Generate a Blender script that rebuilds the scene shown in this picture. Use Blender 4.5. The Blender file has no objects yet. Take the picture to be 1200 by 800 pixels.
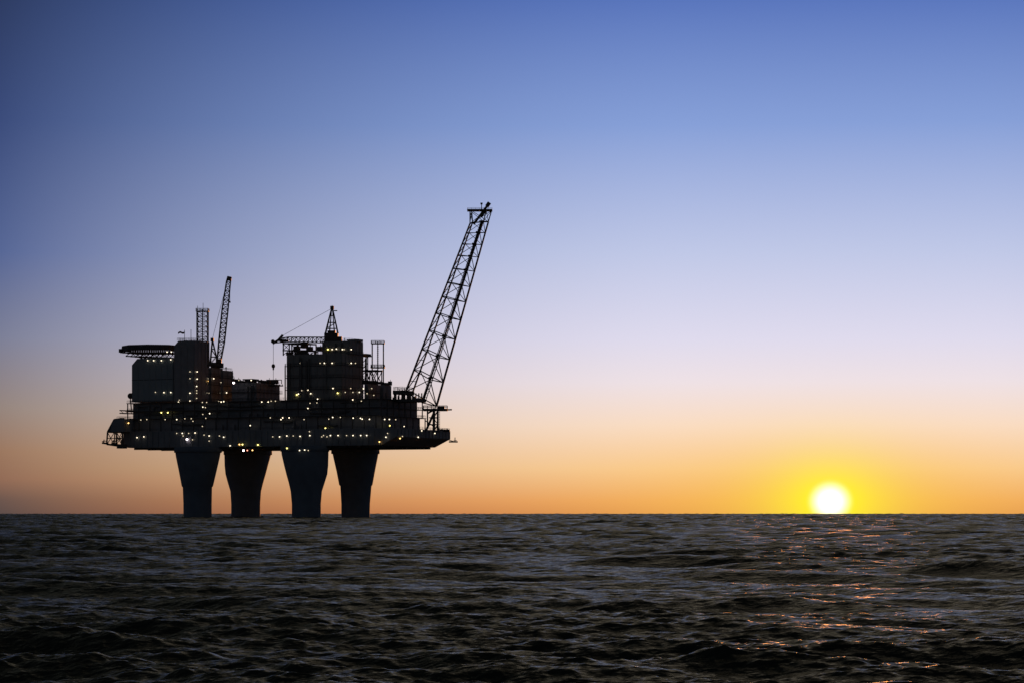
import bpy, math, random
import numpy as np
from mathutils import Vector, Matrix
from mathutils.bvhtree import BVHTree

R = math.radians
random.seed(7)
scene = bpy.context.scene
col = scene.collection

# ------------------------------------------------------------------ camera
CAM_H = 3.0                       # eye height above the sea
LENS = 100.0
FPX = 1200 * LENS / 36.0          # focal length in photograph pixels
EARTH_R = 6.371e6
HORIZON = 598.7                   # eye level; the curved sea's own horizon lies a little lower
cam = bpy.data.cameras.new('camera')
cam.lens = LENS; cam.sensor_width = 36.0
cam.shift_y = (HORIZON - 400.0) / 1200.0
cam.clip_start = 0.5; cam.clip_end = 120000
camo = bpy.data.objects.new('camera', cam)
camo.location = (0, 0, CAM_H); camo.rotation_euler = (R(90), 0, 0)
col.objects.link(camo); scene.camera = camo

# ------------------------------------------------------------------ sky
SUN_AZ = math.atan(373 / FPX)     # to the right of straight ahead
SUN_EL = math.atan((HORIZON - 587.0) / FPX)
SUN_DIR = Vector((math.sin(SUN_AZ) * math.cos(SUN_EL), math.cos(SUN_AZ) * math.cos(SUN_EL), math.sin(SUN_EL)))

def lin(c):
    return tuple((v / 255 / 12.92) if v / 255 <= 0.04045 else ((v / 255 + 0.055) / 1.055) ** 2.4 for v in c)

world = bpy.data.worlds.new('World'); scene.world = world
world.use_nodes = True
nt = world.node_tree; nt.nodes.clear()
N = nt.nodes.new; Lk = nt.links.new
def math_node(op, a, b=None, c=None, clamp=False):
    n = N('ShaderNodeMath'); n.operation = op; n.use_clamp = clamp
    for i, v in enumerate((a, b, c)):
        if v is None: continue
        if isinstance(v, (int, float)): n.inputs[i].default_value = v
        else: Lk(v, n.inputs[i])
    return n.outputs[0]
def map_node(v, a, b, c, d, kind='LINEAR'):
    n = N('ShaderNodeMapRange'); n.interpolation_type = kind; n.clamp = True
    Lk(v, n.inputs[0])
    for i, x in enumerate((a, b, c, d)): n.inputs[i + 1].default_value = x
    return n.outputs[0]
def ramp_node(v, stops):
    n = N('ShaderNodeValToRGB'); cr = n.color_ramp; cr.interpolation = 'B_SPLINE' if False else 'LINEAR'
    while len(cr.elements) > 1: cr.elements.remove(cr.elements[-1])
    cr.elements[0].position = stops[0][0]; cr.elements[0].color = (*stops[0][1], 1)
    for p, c in stops[1:]:
        e = cr.elements.new(p); e.color = (*c, 1)
    Lk(v, n.inputs[0]); return n.outputs[0]
def mix_node(f, a, b, mode='MIX'):
    n = N('ShaderNodeMix'); n.data_type = 'RGBA'; n.blend_type = mode; n.clamp_factor = True
    for i, v in ((0, f), (6, a), (7, b)):
        if isinstance(v, (int, float)): n.inputs[i].default_value = v
        elif isinstance(v, tuple): n.inputs[i].default_value = (*v, 1)
        else: Lk(v, n.inputs[i])
    return n.outputs[2]

tc = N('ShaderNodeTexCoord'); sep = N('ShaderNodeSeparateXYZ'); Lk(tc.outputs['Generated'], sep.inputs[0])
X, Y, Z = sep.outputs
el = math_node('ABSOLUTE', math_node('ADD', Z, 0.0008))
def E(y): return max(0.0, (HORIZON - y) / FPX / 0.19)
near_stops = [(0, (216, 138, 86)), (15, (233, 160, 102)), (53, (246, 205, 158)), (103, (247, 224, 206)), (153, (236, 227, 235)),
              (203, (221, 220, 241)), (303, (190, 201, 234)), (450, (132, 160, 218)), (602, (80, 113, 188)), (640, (74, 106, 182))]
far_stops = [(0, (82, 74, 74)), (16, (98, 82, 78)), (40, (140, 104, 86)), (72, (150, 116, 94)), (122, (144, 130, 124)),
             (203, (118, 124, 150)), (300, (78, 98, 148)), (450, (50, 70, 120)), (602, (36, 52, 90)), (633, (35, 50, 88))]
def stops(l): return [(min(1.0, d / FPX / 0.19), lin(c)) for d, c in l]
e01 = math_node('DIVIDE', el, 0.19, clamp=True)
near = ramp_node(e01, stops(near_stops)); far = ramp_node(e01, stops(far_stops))
# bearing away from the sun, in degrees
az = math_node('ARCTAN2', X, Y)
daz = math_node('ABSOLUTE', math_node('WRAP', math_node('SUBTRACT', az, SUN_AZ), math.pi, -math.pi))
fz = map_node(math_node('MULTIPLY', daz, 180 / math.pi), 3.0, 16.8, 0.0, 1.0)
fz = math_node('POWER', fz, 1.5)
base = mix_node(fz, near, far)
# the sky darkens away from the sunset and towards the zenith
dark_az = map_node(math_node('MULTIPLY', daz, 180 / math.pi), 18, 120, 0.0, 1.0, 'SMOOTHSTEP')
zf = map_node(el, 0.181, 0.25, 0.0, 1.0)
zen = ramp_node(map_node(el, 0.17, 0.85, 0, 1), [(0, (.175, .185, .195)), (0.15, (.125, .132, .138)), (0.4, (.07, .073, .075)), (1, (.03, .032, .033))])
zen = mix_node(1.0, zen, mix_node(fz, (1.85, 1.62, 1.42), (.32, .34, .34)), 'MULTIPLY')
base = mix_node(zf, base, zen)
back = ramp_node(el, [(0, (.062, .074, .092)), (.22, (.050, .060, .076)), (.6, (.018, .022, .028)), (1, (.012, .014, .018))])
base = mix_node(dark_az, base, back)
# physical sky, low sun
sky = N('ShaderNodeTexSky'); sky.sky_type = 'NISHITA'; sky.sun_disc = False
sky.sun_elevation = R(1.0); sky.sun_rotation = SUN_AZ; sky.air_density = 1.0; sky.dust_density = 1.0; sky.ozone_density = 2.0
nish = mix_node(1.0, sky.outputs[0], (0.10, 0.10, 0.10), 'MULTIPLY')
base = mix_node(0.03, base, nish)
# yellow aureole and the white disc of the sun
dx = math_node('MULTIPLY', math_node('WRAP', math_node('SUBTRACT', az, SUN_AZ), math.pi, -math.pi), FPX)
dy = math_node('MULTIPLY', math_node('SUBTRACT', Z, math.sin(SUN_EL)), FPX)
def rr(sx, sy):
    a = math_node('POWER', math_node('ABSOLUTE', math_node('DIVIDE', dx, sx)), 2.0)
    b = math_node('POWER', math_node('ABSOLUTE', math_node('DIVIDE', dy, sy)), 2.0)
    return math_node('SQRT', math_node('ADD', a, b))
def expo(r, p=1.0):
    return math_node('EXPONENT', math_node('MULTIPLY', math_node('POWER', r, p), -1.0))
wide = expo(rr(250, 66), 1.5)
base = mix_node(math_node('MULTIPLY', wide, 0.8), base, lin((255, 198, 74)))
mid = expo(rr(57, 42), 1.45)
base = mix_node(math_node('MULTIPLY', mid, 1.0), base, (1.05, 1.0, 0.012))
core = map_node(rr(1.06, 1), 2, 29, 1.0, 0.0, 'SMOOTHERSTEP')
base = mix_node(core, base, (1.9, 1.8, 1.5))
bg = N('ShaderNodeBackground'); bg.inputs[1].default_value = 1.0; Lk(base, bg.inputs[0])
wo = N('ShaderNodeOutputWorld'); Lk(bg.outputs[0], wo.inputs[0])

# ------------------------------------------------------------------ sun
sl = bpy.data.lights.new('sun', 'SUN'); sl.energy = 4.6; sl.angle = R(4.0); sl.color = (1.0, 0.34, 0.07)
so = bpy.data.objects.new('sun', sl); col.objects.link(so)
so.rotation_euler = Vector((math.sin(SUN_AZ), math.cos(SUN_AZ), math.tan(R(1.0)))).to_track_quat('Z', 'Y').to_euler(); so.location = (200, 1800, 60)

# ------------------------------------------------------------------ exposure
scene.view_settings.view_transform = 'Standard'; scene.view_settings.look = 'None'
scene.view_settings.exposure = 0.0; scene.view_settings.gamma = 1.0
scene.view_settings.use_curve_mapping = False
scene.cycles.max_bounces = 5; scene.cycles.diffuse_bounces = 2; scene.cycles.glossy_bounces = 3
scene.cycles.sample_clamp_indirect = 4.0; scene.cycles.sample_clamp_direct = 6.0
scene.cycles.use_denoising = True

# ------------------------------------------------------------------ materials
def principled(name, color, rough=0.6, metal=0.0, spec=0.5, var=0.0, scale=0.5, bump=0.0):
    m = bpy.data.materials.new(name); m.use_nodes = True
    t = m.node_tree; b = t.nodes['Principled BSDF']
    b.inputs['Roughness'].default_value = rough; b.inputs['Metallic'].default_value = metal
    b.inputs['Specular IOR Level'].default_value = spec
    b.inputs['Base Color'].default_value = (*color, 1)
    if var or bump:
        co = t.nodes.new('ShaderNodeTexCoord'); n = t.nodes.new('ShaderNodeTexNoise')
        n.inputs['Scale'].default_value = scale; n.inputs['Detail'].default_value = 6
        t.links.new(co.outputs['Object'], n.inputs['Vector'])
        if var:
            r = t.nodes.new('ShaderNodeValToRGB')
            r.color_ramp.elements[0].position = 0.3; r.color_ramp.elements[1].position = 0.7
            r.color_ramp.elements[0].color = (*[c * (1 - var) for c in color], 1)
            r.color_ramp.elements[1].color = (*[min(1, c * (1 + var)) for c in color], 1)
            t.links.new(n.outputs['Fac'], r.inputs[0]); t.links.new(r.outputs[0], b.inputs['Base Color'])
        if bump:
            bp = t.nodes.new('ShaderNodeBump'); bp.inputs['Strength'].default_value = bump; bp.inputs['Distance'].default_value = 0.05
            t.links.new(n.outputs['Fac'], bp.inputs['Height']); t.links.new(bp.outputs[0], b.inputs['Normal'])
    return m
M = {
    'concrete': principled('weathered_concrete', (.115, .150, .20), .85, var=.12, scale=.25, bump=.4),
    'hull': principled('grey_deck_steel', (.18, .20, .23), .65, var=.15, scale=.2),
    'clad': principled('blue_grey_cladding', (.20, .25, .29), .6, var=.05, scale=.3),
    'clad2': principled('dull_brown_cladding', (.20, .205, .21), .6, var=.15, scale=.3),
    'clad3': principled('dark_grey_cladding', (.20, .21, .24), .6, var=.15, scale=.3),
    'steel': principled('painted_dark_steel', (.06, .06, .065), .7, var=.3, scale=.8),
    'pipe': principled('pipe_steel', (.10, .10, .105), .55, var=.3, scale=.8),
    'crane': principled('faded_crane_paint', (.075, .065, .06), .7, var=.3, scale=.6),
    'boom': principled('flare_boom_paint', (.055, .05, .05), .8, var=.3, scale=.6),
    'glass': principled('window_glass', (.02, .025, .03), .08, spec=.5),
    'flag': principled('flag_cloth', (.10, .03, .04), .9, var=.3, scale=2),
}
def emitter(name, c, s):
    m = bpy.data.materials.new(name); m.use_nodes = True; t = m.node_tree; t.nodes.clear()
    e = t.nodes.new('ShaderNodeEmission'); e.inputs[0].default_value = (*c, 1); e.inputs[1].default_value = s
    o = t.nodes.new('ShaderNodeOutputMaterial'); t.links.new(e.outputs[0], o.inputs[0]); return m
LAMPM = {
    'w': emitter('white_lamp_glass', (1, .83, .58), 2.7), 'd': emitter('dim_lamp_glass', (1, .82, .56), 1.0),
    'y': emitter('yellow_lamp_glass', (1, .82, .22), 4.2), 'o': emitter('orange_lamp_glass', (1, .55, .16), 4.5),
    'p': emitter('pink_white_lamp_glass', (1, .80, .78), 7.0), 'r': emitter('red_lamp_glass', (1, .28, .18), 4.0),
}

# ------------------------------------------------------------------ mesh helpers
class MB:
    def __init__(s): s.v = []; s.f = []; s.sm = []
    def add(s, vs, fs, smooth=False):
        o = len(s.v); s.v += [tuple(p) for p in vs]; s.f += [tuple(i + o for i in f) for f in fs]; s.sm += [smooth] * len(fs)
        return s
    def box(s, x0, x1, y0, y1, z0, z1):
        return s.add([(x0, y0, z0), (x1, y0, z0), (x1, y1, z0), (x0, y1, z0), (x0, y0, z1), (x1, y0, z1), (x1, y1, z1), (x0, y1, z1)],
                     [(3, 2, 1, 0), (4, 5, 6, 7), (0, 1, 5, 4), (1, 2, 6, 5), (2, 3, 7, 6), (3, 0, 4, 7)])
    def bar(s, p, q, r, n=6, r2=None):
        p = Vector(p); q = Vector(q); d = (q - p)
        if d.length < 1e-6: return s
        d.normalize(); a = d.orthogonal().normalized(); b = d.cross(a); r2 = r if r2 is None else r2
        vs = []
        for k in range(n):
            t = 2 * math.pi * (k + .5) / n; c = a * math.cos(t) + b * math.sin(t)
            vs += [p + c * r, q + c * r2]
        fs = [(2 * k, 2 * ((k + 1) % n), 2 * ((k + 1) % n) + 1, 2 * k + 1) for k in range(n)]
        fs += [tuple(2 * k for k in range(n))[::-1], tuple(2 * k + 1 for k in range(n))]
        return s.add(vs, fs)
    def path(s, pts, r, n=6):
        for a, b in zip(pts, pts[1:]): s.bar(a, b, r, n)
        return s
    def prism(s, poly, y0, y1):
        n = len(poly)
        vs = [(x, y0, z) for x, z in poly] + [(x, y1, z) for x, z in poly]
        return s.add(vs, [tuple(range(n)), tuple(range(2 * n - 1, n - 1, -1))] + [(i + n, (i + 1) % n + n, (i + 1) % n, i) for i in range(n)])
    def loft(s, rings, smooth=True, cap=True):
        n = len(rings[0]); o = []
        for r in rings: o += r
        fs = []
        for k in range(len(rings) - 1):
            for i in range(n):
                j = (i + 1) % n; fs.append((k * n + i, k * n + j, (k + 1) * n + j, (k + 1) * n + i))
        s.add(o, fs, smooth)
        if cap:
            s.add(rings[0], [tuple(range(n))[::-1]]); s.add(rings[-1], [tuple(range(n))])
        return s
    def sphere(s, c, r, nu=10, nv=6, sz=1.0):
        rings = []
        for j in range(1, nv):
            t = math.pi * j / nv
            rings.append([(c[0] + r * math.sin(t) * math.cos(2 * math.pi * i / nu), c[1] + r * math.sin(t) * math.sin(2 * math.pi * i / nu), c[2] - r * sz * math.cos(t)) for i in range(nu)])
        return s.loft(rings)
    def build(s, name, mat, parent=None):
        me = bpy.data.meshes.new(name); me.from_pydata(s.v, [], s.f); me.update()
        me.polygons.foreach_set('use_smooth', s.sm)
        for m in (mat if isinstance(mat, (list, tuple)) else [mat]): me.materials.append(m)
        o = bpy.data.objects.new(name, me); col.objects.link(o)
        if parent is not None: o.parent = parent
        return o
def empty(name, label, cat, loc, rz=0.0, group=None):
    o = bpy.data.objects.new(name, None); col.objects.link(o)
    o.location = loc; o.rotation_euler = (0, 0, rz); o.empty_display_size = 2
    o['label'] = label; o['category'] = cat
    if group: o['group'] = group
    return o

# ------------------------------------------------------------------ platform frame
DIST = 1333.0
ALPHA = R(25)
U = Vector((math.cos(ALPHA), -math.sin(ALPHA), 0)); V = Vector((math.sin(ALPHA), math.cos(ALPHA), 0))
def W(px, py, dep=0.0):           # where a measured outline point lies at a given depth of the platform
    s = (DIST + dep) / FPX
    return Vector(((px - 600) * s, DIST + dep, CAM_H + (HORIZON - py) * s))
P0 = W(325, HORIZON, 0); P0.z = 0
def place(px, t):                 # point on the deck plan seen at px, t metres across the deck
    s = 0.0
    for _ in range(6):
        dep = (U * s + V * t).y
        x = (px - 600) * (DIST + dep) / FPX
        s = (x - P0.x - V.x * t) / U.x
    p = P0 + U * s + V * t
    return p, p.y - DIST

class Module:
    """A rotated block of the platform; local x runs along the deck, local y across it."""
    def __init__(m, name, label, cat, x0, x1, yt, yb, wid, t=0.0, group=None):
        c, dep = place((x0 + x1) / 2, t); m.dep = dep
        sc = (DIST + dep) / FPX; span = (x1 - x0) * sc
        m.L = (span - wid * math.sin(ALPHA)) / math.cos(ALPHA); m.W = wid
        m.z0 = W(0, yb, dep).z; m.H = W(0, yt, dep).z - m.z0
        m.root = empty(name, label, cat, (c.x, c.y, m.z0), -ALPHA, group)
        m.inv = (Matrix.Translation((c.x, c.y, m.z0)) @ Matrix.Rotation(-ALPHA, 4, 'Z')).inverted()
        m.hit = []
    def px(m, px, py, dep=None):
        return m.inv @ W(px, py, m.dep if dep is None else dep)
    def zz(m, py): return W(0, py, m.dep).z - m.z0
    def part(m, mb, name, mat, hit=False, parent=None):
        o = mb.build(name, mat, parent or m.root)
        if hit: m.hit.append(o)
        return o

def railing(mb, pts, z, h=1.15, step=2.2, r=.055, close=True):
    pts = [Vector((p[0], p[1], z)) for p in pts]
    segs = list(zip(pts, pts[1:] + ([pts[0]] if close else [])))
    if not close: segs = list(zip(pts, pts[1:]))
    for a, b in segs:
        n = max(1, int((b - a).length / step))
        for k in range(n + 1):
            p = a.lerp(b, k / n); mb.bar(p, p + Vector((0, 0, h)), r, 4)
        for q in (h, h * .55): mb.bar(a + Vector((0, 0, q)), b + Vector((0, 0, q)), r, 4)

def rect(l, w): return [(-l / 2, -w / 2), (l / 2, -w / 2), (l / 2, w / 2), (-l / 2, w / 2)]

def block(m, mat, floors=2, gal=1.1, ribs=True, roof_rail=True, pipes=4, clutter=5, chamfer=0.0, seed=1, maxh=2.2):
    rnd = random.Random(seed)
    l, w, h = m.L - 2 * gal, m.W - 2 * gal, m.H
    mb = MB()
    if chamfer:
        mb.prism([(-l / 2, 0), (l / 2, 0), (l / 2, h), (-l / 2 + chamfer, h), (-l / 2, h - chamfer)], -w / 2, w / 2)
    else: mb.box(-l / 2, l / 2, -w / 2, w / 2, 0, h)
    if ribs:
        k = int(l / 3.2)
        for i in range(k + 1):
            x = -l / 2 + .25 + (l - .5) * i / max(1, k); mb.box(x - .12, x + .12, -w / 2 - .14, -w / 2 + .02, .1, h - chamfer - .3)
        k = int(w / 3.2)
        for i in range(k + 1):
            y = -w / 2 + .25 + (w - .5) * i / max(1, k); mb.box(l / 2 - .02, l / 2 + .14, y - .12, y + .12, .1, h - .3)
    m.part(mb, 'wall', mat, True)
    for k in range(floors):
        z = h * (k + .02) / floors if k else .25
        g = MB().box(-m.L / 2, m.L / 2, -m.W / 2, m.W / 2, z - .2, z + .12)
        railing(g, rect(m.L - .2, m.W - .2), z + .1)
        m.part(g, 'gallery', M['steel'])
    if roof_rail:
        g = MB(); railing(g, rect(l - .3, w - .3), h - .02)
        if not chamfer: m.part(g, 'railing', M['steel'])
    for i in range(pipes):
        x = rnd.uniform(-l / 2 + 1, l / 2 - 1); r = rnd.uniform(.15, .45); y = -w / 2 - r - .2
        p = MB().bar((x, y, rnd.uniform(0, .2) * h), (x, y, h * rnd.uniform(.75, 1.0)), r, 8)
        m.part(p, 'riser_pipe', M['pipe'])
    for i in range(clutter):
        x = rnd.uniform(-l / 2 + chamfer + 1.5, l / 2 - 1.5); y = rnd.uniform(-w / 2 + 1.5, w / 2 - 1.5)
        if rnd.random() < .5:
            a, b, c = rnd.uniform(.8, 2.2), rnd.uniform(.8, 2), rnd.uniform(.6, maxh)
            q = MB().box(x - a, x + a, y - b, y + b, h - .02, h + c).box(x - a * .7, x + a * .7, y - b * .7, y + b * .7, h + c - .02, h + c + .3)
            m.part(q, 'roof_unit', M['steel'])
        else:
            r = rnd.uniform(.12, .3); c = rnd.uniform(1.2, maxh * 1.6)
            q = MB().bar((x, y, h - .05), (x, y, h + c), r, 8).bar((x, y, h + c), (x, y, h + c + .35), r * 1.7, 8)
            m.part(q, 'vent_pipe', M['pipe'])

def lattice4(mb, B, T, n, rc, rb, taper=None, cross=True, horiz=True, geo=1.0):
    """four chords from B to T, with n bays of bracing; returns chord node rows"""
    B = [Vector(p) for p in B]; T = [Vector(p) for p in T]
    ts = [0.0]; d = 1.0
    for i in range(n): ts.append(ts[-1] + d); d *= geo
    ts = [t / ts[-1] for t in ts]
    rows = [[b.lerp(t, s) for b, t in zip(B, T)] for s in ts]
    k = len(B)
    if rc:
        for b, t in zip(B, T): mb.bar(b, t, rc, 6)
    for i in range(len(rows)):
        for j in range(k):
            if horiz: mb.bar(rows[i][j], rows[i][(j + 1) % k], rb, 4)
            if i < len(rows) - 1:
                a, b = (j, (j + 1) % k) if (i + j) % 2 else ((j + 1) % k, j)
                mb.bar(rows[i][a], rows[i + 1][b], rb, 4)
                if cross: mb.bar(rows[i][b], rows[i + 1][a], rb, 4)
    return rows

# ------------------------------------------------------------------ sea
def build_sea():
    f32 = np.float32
    rad = [24.0]
    while rad[-1] < 6500:
        r = rad[-1]; rad.append(r + ((.0016 * r if r < 300 else min(.0043 * r, 1.8)) if r < 2200 else (4.5 if r < 5200 else r * .02)))
    rad = np.array([0.5, 5, 12, 18] + rad + [9000, 14000, 20000, 30000])
    a_in = np.radians(np.linspace(-12.6, 12.6, 820))
    outer = np.radians(12.6 + (180 - 12.6) * (np.linspace(0, 1, 70)[1:] ** 2))
    th = np.concatenate([-outer[::-1], a_in, outer])
    RR, TH = np.meshgrid(rad, th, indexing='ij')
    x = (RR * np.sin(TH)).astype(f32); y = (RR * np.cos(TH)).astype(f32)
    dr = np.gradient(rad); dth = np.gradient(th)
    sp = np.maximum(np.repeat(dr[:, None], len(th), 1), 0.8 * RR * dth[None, :]).astype(f32)
    fade = np.clip((6400 - RR) / 2000, 0, 1).astype(f32)
    z = np.zeros_like(x); ox = np.zeros_like(x); oy = np.zeros_like(x)
    rng = np.random.default_rng(21)
    # slow patches of rougher and calmer water
    gust = np.ones_like(x)
    for lam, a in ((34, .18), (61, .22), (110, .25), (190, .25)):
        d = rng.uniform(-math.pi, math.pi); p = rng.uniform(0, 6.28); k = 2 * math.pi / lam
        gust += (a * np.sin(k * (x * math.sin(d) + y * math.cos(d)) + p)).astype(f32)
    n = 124
    L0, L1 = 0.20, 17.0
    lam = L0 * (L1 / L0) ** (np.arange(n) / (n - 1.0)) * rng.uniform(.93, 1.07, n)
    def steep(L):
        if L < 1.0: return 1.12
        if L < 1.6: return .9
        if L < 3.5: return .74
        if L < 8: return .98
        return .95 * min(1, (8 / L)) ** 1.2
    slopes = np.array([SEA_SLOPE * steep(L) for L in lam])
    need = float((slopes ** 2).sum())
    have = np.zeros_like(x)
    wf = lambda L: np.clip((L / sp - 1.7) / 1.2, 0, 1).astype(f32)
    for L, sl_ in zip(lam, slopes): have += (sl_ * wf(L)) ** 2
    boost = np.clip(np.sqrt(.7 * need / np.maximum(have, 1e-6)), 1, 5.5).astype(f32) * fade
    for i, L in enumerate(lam):
        k = 2 * math.pi / L
        spread = 0.62 if L < 2 else (0.45 if L < 5 else 0.28)
        d = math.pi + 0.38 + rng.normal(0, spread)          # the wind sea runs towards the viewer and a little left
        A = slopes[i] / k
        ph = rng.uniform(0, 6.28)
        wgt = wf(L) * boost
        if L < 4: wgt = wgt * np.clip(gust, .72, 1.5)
        arg = (k * (x * math.sin(d) + y * math.cos(d)) + ph).astype(f32)
        s = np.sin(arg); c = np.cos(arg)
        q = (0.35 if L < 2 else 0.65) * A * np.minimum(wgt, 1.3)
        z += (A * wgt) * c
        ox -= q * s * math.sin(d); oy -= q * s * math.cos(d)
    z -= ((x.astype(np.float64) ** 2 + y.astype(np.float64) ** 2) / (2 * EARTH_R)).astype(f32)      # the sea curves away
    x = x + ox; y = y + oy
    nr, nc = x.shape
    me = bpy.data.meshes.new('sea')
    co = np.stack([x, y, z], -1).reshape(-1, 3).astype(f32)
    me.vertices.add(nr * nc); me.vertices.foreach_set('co', co.ravel())
    i = np.arange(nr - 1)[:, None] * nc + np.arange(nc - 1)[None, :]
    q = np.stack([i, i + nc, i + nc + 1, i + 1], -1).reshape(-1, 4)[:, ::-1]
    q = np.ascontiguousarray(q)
    nf = len(q)
    me.loops.add(nf * 4); me.loops.foreach_set('vertex_index', q.ravel().astype(np.int32))
    me.polygons.add(nf); me.polygons.foreach_set('loop_start', (np.arange(nf) * 4).astype(np.int32))
    me.polygons.foreach_set('use_smooth', np.ones(nf, dtype=bool))
    me.update(calc_edges=True)
    m = bpy.data.materials.new('sea_water'); m.use_nodes = True
    t = m.node_tree; t.nodes.clear()
    body = t.nodes.new('ShaderNodeBsdfDiffuse'); body.inputs[0].default_value = (.016, .021, .0185, 1)      # murky green-grey water
    gl = t.nodes.new('ShaderNodeBsdfGlossy'); gl.inputs['Color'].default_value = (.86, .81, .67, 1); gl.inputs['Roughness'].default_value = .20
    fr = t.nodes.new('ShaderNodeFresnel'); fr.inputs['IOR'].default_value = 1.333
    mx = t.nodes.new('ShaderNodeMixShader'); out = t.nodes.new('ShaderNodeOutputMaterial')
    t.links.new(fr.outputs[0], mx.inputs[0]); t.links.new(body.outputs[0], mx.inputs[1]); t.links.new(gl.outputs[0], mx.inputs[2]); t.links.new(mx.outputs[0], out.inputs[0])
    g = t.nodes.new('ShaderNodeNewGeometry')
    prev = None
    for sc, dist, st, asp in ((1.8, .34, .6, .6), (4.5, .13, .6, .6), (12, .03, .6, .7)):
        mp = t.nodes.new('ShaderNodeMapping'); mp.inputs['Scale'].default_value = (asp, 1, 1); mp.inputs['Rotation'].default_value = (0, 0, .35)
        no = t.nodes.new('ShaderNodeTexNoise'); no.inputs['Scale'].default_value = sc; no.inputs['Detail'].default_value = 3
        bp = t.nodes.new('ShaderNodeBump'); bp.inputs['Strength'].default_value = st; bp.inputs['Distance'].default_value = dist
        t.links.new(g.outputs['Position'], mp.inputs[0]); t.links.new(mp.outputs[0], no.inputs['Vector'])
        t.links.new(no.outputs['Fac'], bp.inputs['Height'])
        if prev: t.links.new(prev, bp.inputs['Normal'])
        prev = bp.outputs[0]
    for n_ in (body, gl, fr): t.links.new(prev, n_.inputs['Normal'])
    me.materials.append(m)
    o = bpy.data.objects.new('sea', me); col.objects.link(o); o['kind'] = 'structure'
SEA_SLOPE = 0.034
build_sea()

# ------------------------------------------------------------------ platform hull and legs
mods = []
HW = 54.0
hull = Module('offshore_platform', 'wide dark steel platform deck standing on four tapering concrete legs in the sea', 'oil platform', 143, 528, 505, 524, HW)
mods.append(hull)
L2 = hull.L / 2; Hh = hull.H
kx = 0.4 / math.cos(ALPHA)
hz = hull.zz
deck = MB().prism([(-L2, hz(523)), (-L2 + 3, 0), (L2 - 8.0, 0), (L2, hz(514.5)), (L2, Hh), (-L2, Hh)], -HW / 2, HW / 2)
for i in range(44):
    x = -L2 + 3.5 + (2 * L2 - 12) * i / 43
    deck.box(x - .2, x + .2, -HW / 2 - .35, -HW / 2 + .02, .25, Hh - .3)
for i in range(16):
    y = -HW / 2 + 1 + (HW - 2) * i / 15
    deck.box(L2 - .02, L2 + .3, y - .2, y + .2, hz(514), Hh - .3)
hull.part(deck, 'deck', M['hull'], True)
beam = MB()
for i in range(18):
    x = -L2 + 6 + (2 * L2 - 18) * i / 17
    beam.box(x - .4, x + .4, -HW / 2 + .3, HW / 2 - .3, -.75, .02)
for y in (-24, -12, 0, 12, 24): beam.box(-L2 + 4, L2 - 9, y - .4, y + .4, -.9, .01)
hull.part(beam, 'deck_beam', M['steel'])
rl = MB(); railing(rl, rect(2 * L2 - .4, HW - .4), Hh, step=2.5); hull.part(rl, 'railing', M['steel'])

LEGS = {   # height -> left and right edge, and where on the square it stands
    'a': ((-28, -28), [(528, 205, 259), (535, 206.3, 257.5), (552, 209.8, 253.6), (569, 213, 249.6), (570.5, 214.2, 248.4), (590, 215, 248), (618, 215, 248)]),
    'b': ((-28, 28), [(528, 263, 318), (532, 263, 317.6), (545, 263.3, 314), (555, 264.3, 311.4), (565, 267, 308.5), (575, 270, 306), (590, 271, 305), (618, 271, 305)]),
    'c': ((28, -28), [(528, 329.5, 385), (532, 330, 385), (545, 333, 384.6), (555, 335.5, 383.6), (565, 338.3, 380.5), (575, 340.6, 377.3), (590, 342, 376), (618, 342, 376)]),
    'd': ((28, 28), [(528, 389, 444), (535, 390.5, 442.8), (552, 394.4, 439.4), (567.5, 397.4, 436.6), (569, 398.8, 435.4), (590, 400, 433.6), (618, 400, 433)]),
}
for key, ((s, t), prof) in LEGS.items():
    pt = P0 + U * s + V * t; dep = pt.y - DIST; sc = (DIST + dep) / FPX
    rings = []
    for py, a, b in prof:
        z = W(0, py, dep).z
        if py == 618: z = -6.0
        if py == 528: z = hull.z0 - 1.0
        c = Vector((((a + b) / 2 - 600) * sc, pt.y, z)); r = (b - a) / 2 * sc
        rings.append([hull.inv @ (c + Vector((r * math.cos(2 * math.pi * i / 48), r * math.sin(2 * math.pi * i / 48), 0))) for i in range(48)])
    leg = MB().loft(rings[::-1], smooth=True)
    lo = hull.part(leg, 'leg', M['concrete'], True)
    a, b = prof[0][1], prof[0][2]; r = (b - a) / 2 * sc
    c = hull.inv @ Vector((((a + b) / 2 - 600) * sc, pt.y, hull.z0))
    rg = lambda rr, z: [(c.x + rr * math.cos(2 * math.pi * i / 48), c.y + rr * math.sin(2 * math.pi * i / 48), z) for i in range(48)]
    MB().loft([rg(r + .1, -2.6), rg(r + .35, -2.5), rg(r + .35, -.9), rg(r + .1, -.05)]).build('collar', M['concrete'], lo)

def repeat(m, mb, name, mat, spots):
    o = m.part(mb, name, mat); o.location = spots[0]
    for p in spots[1:]:
        c = o.copy(); col.objects.link(c); c.parent = m.root; c.location = p
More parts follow.
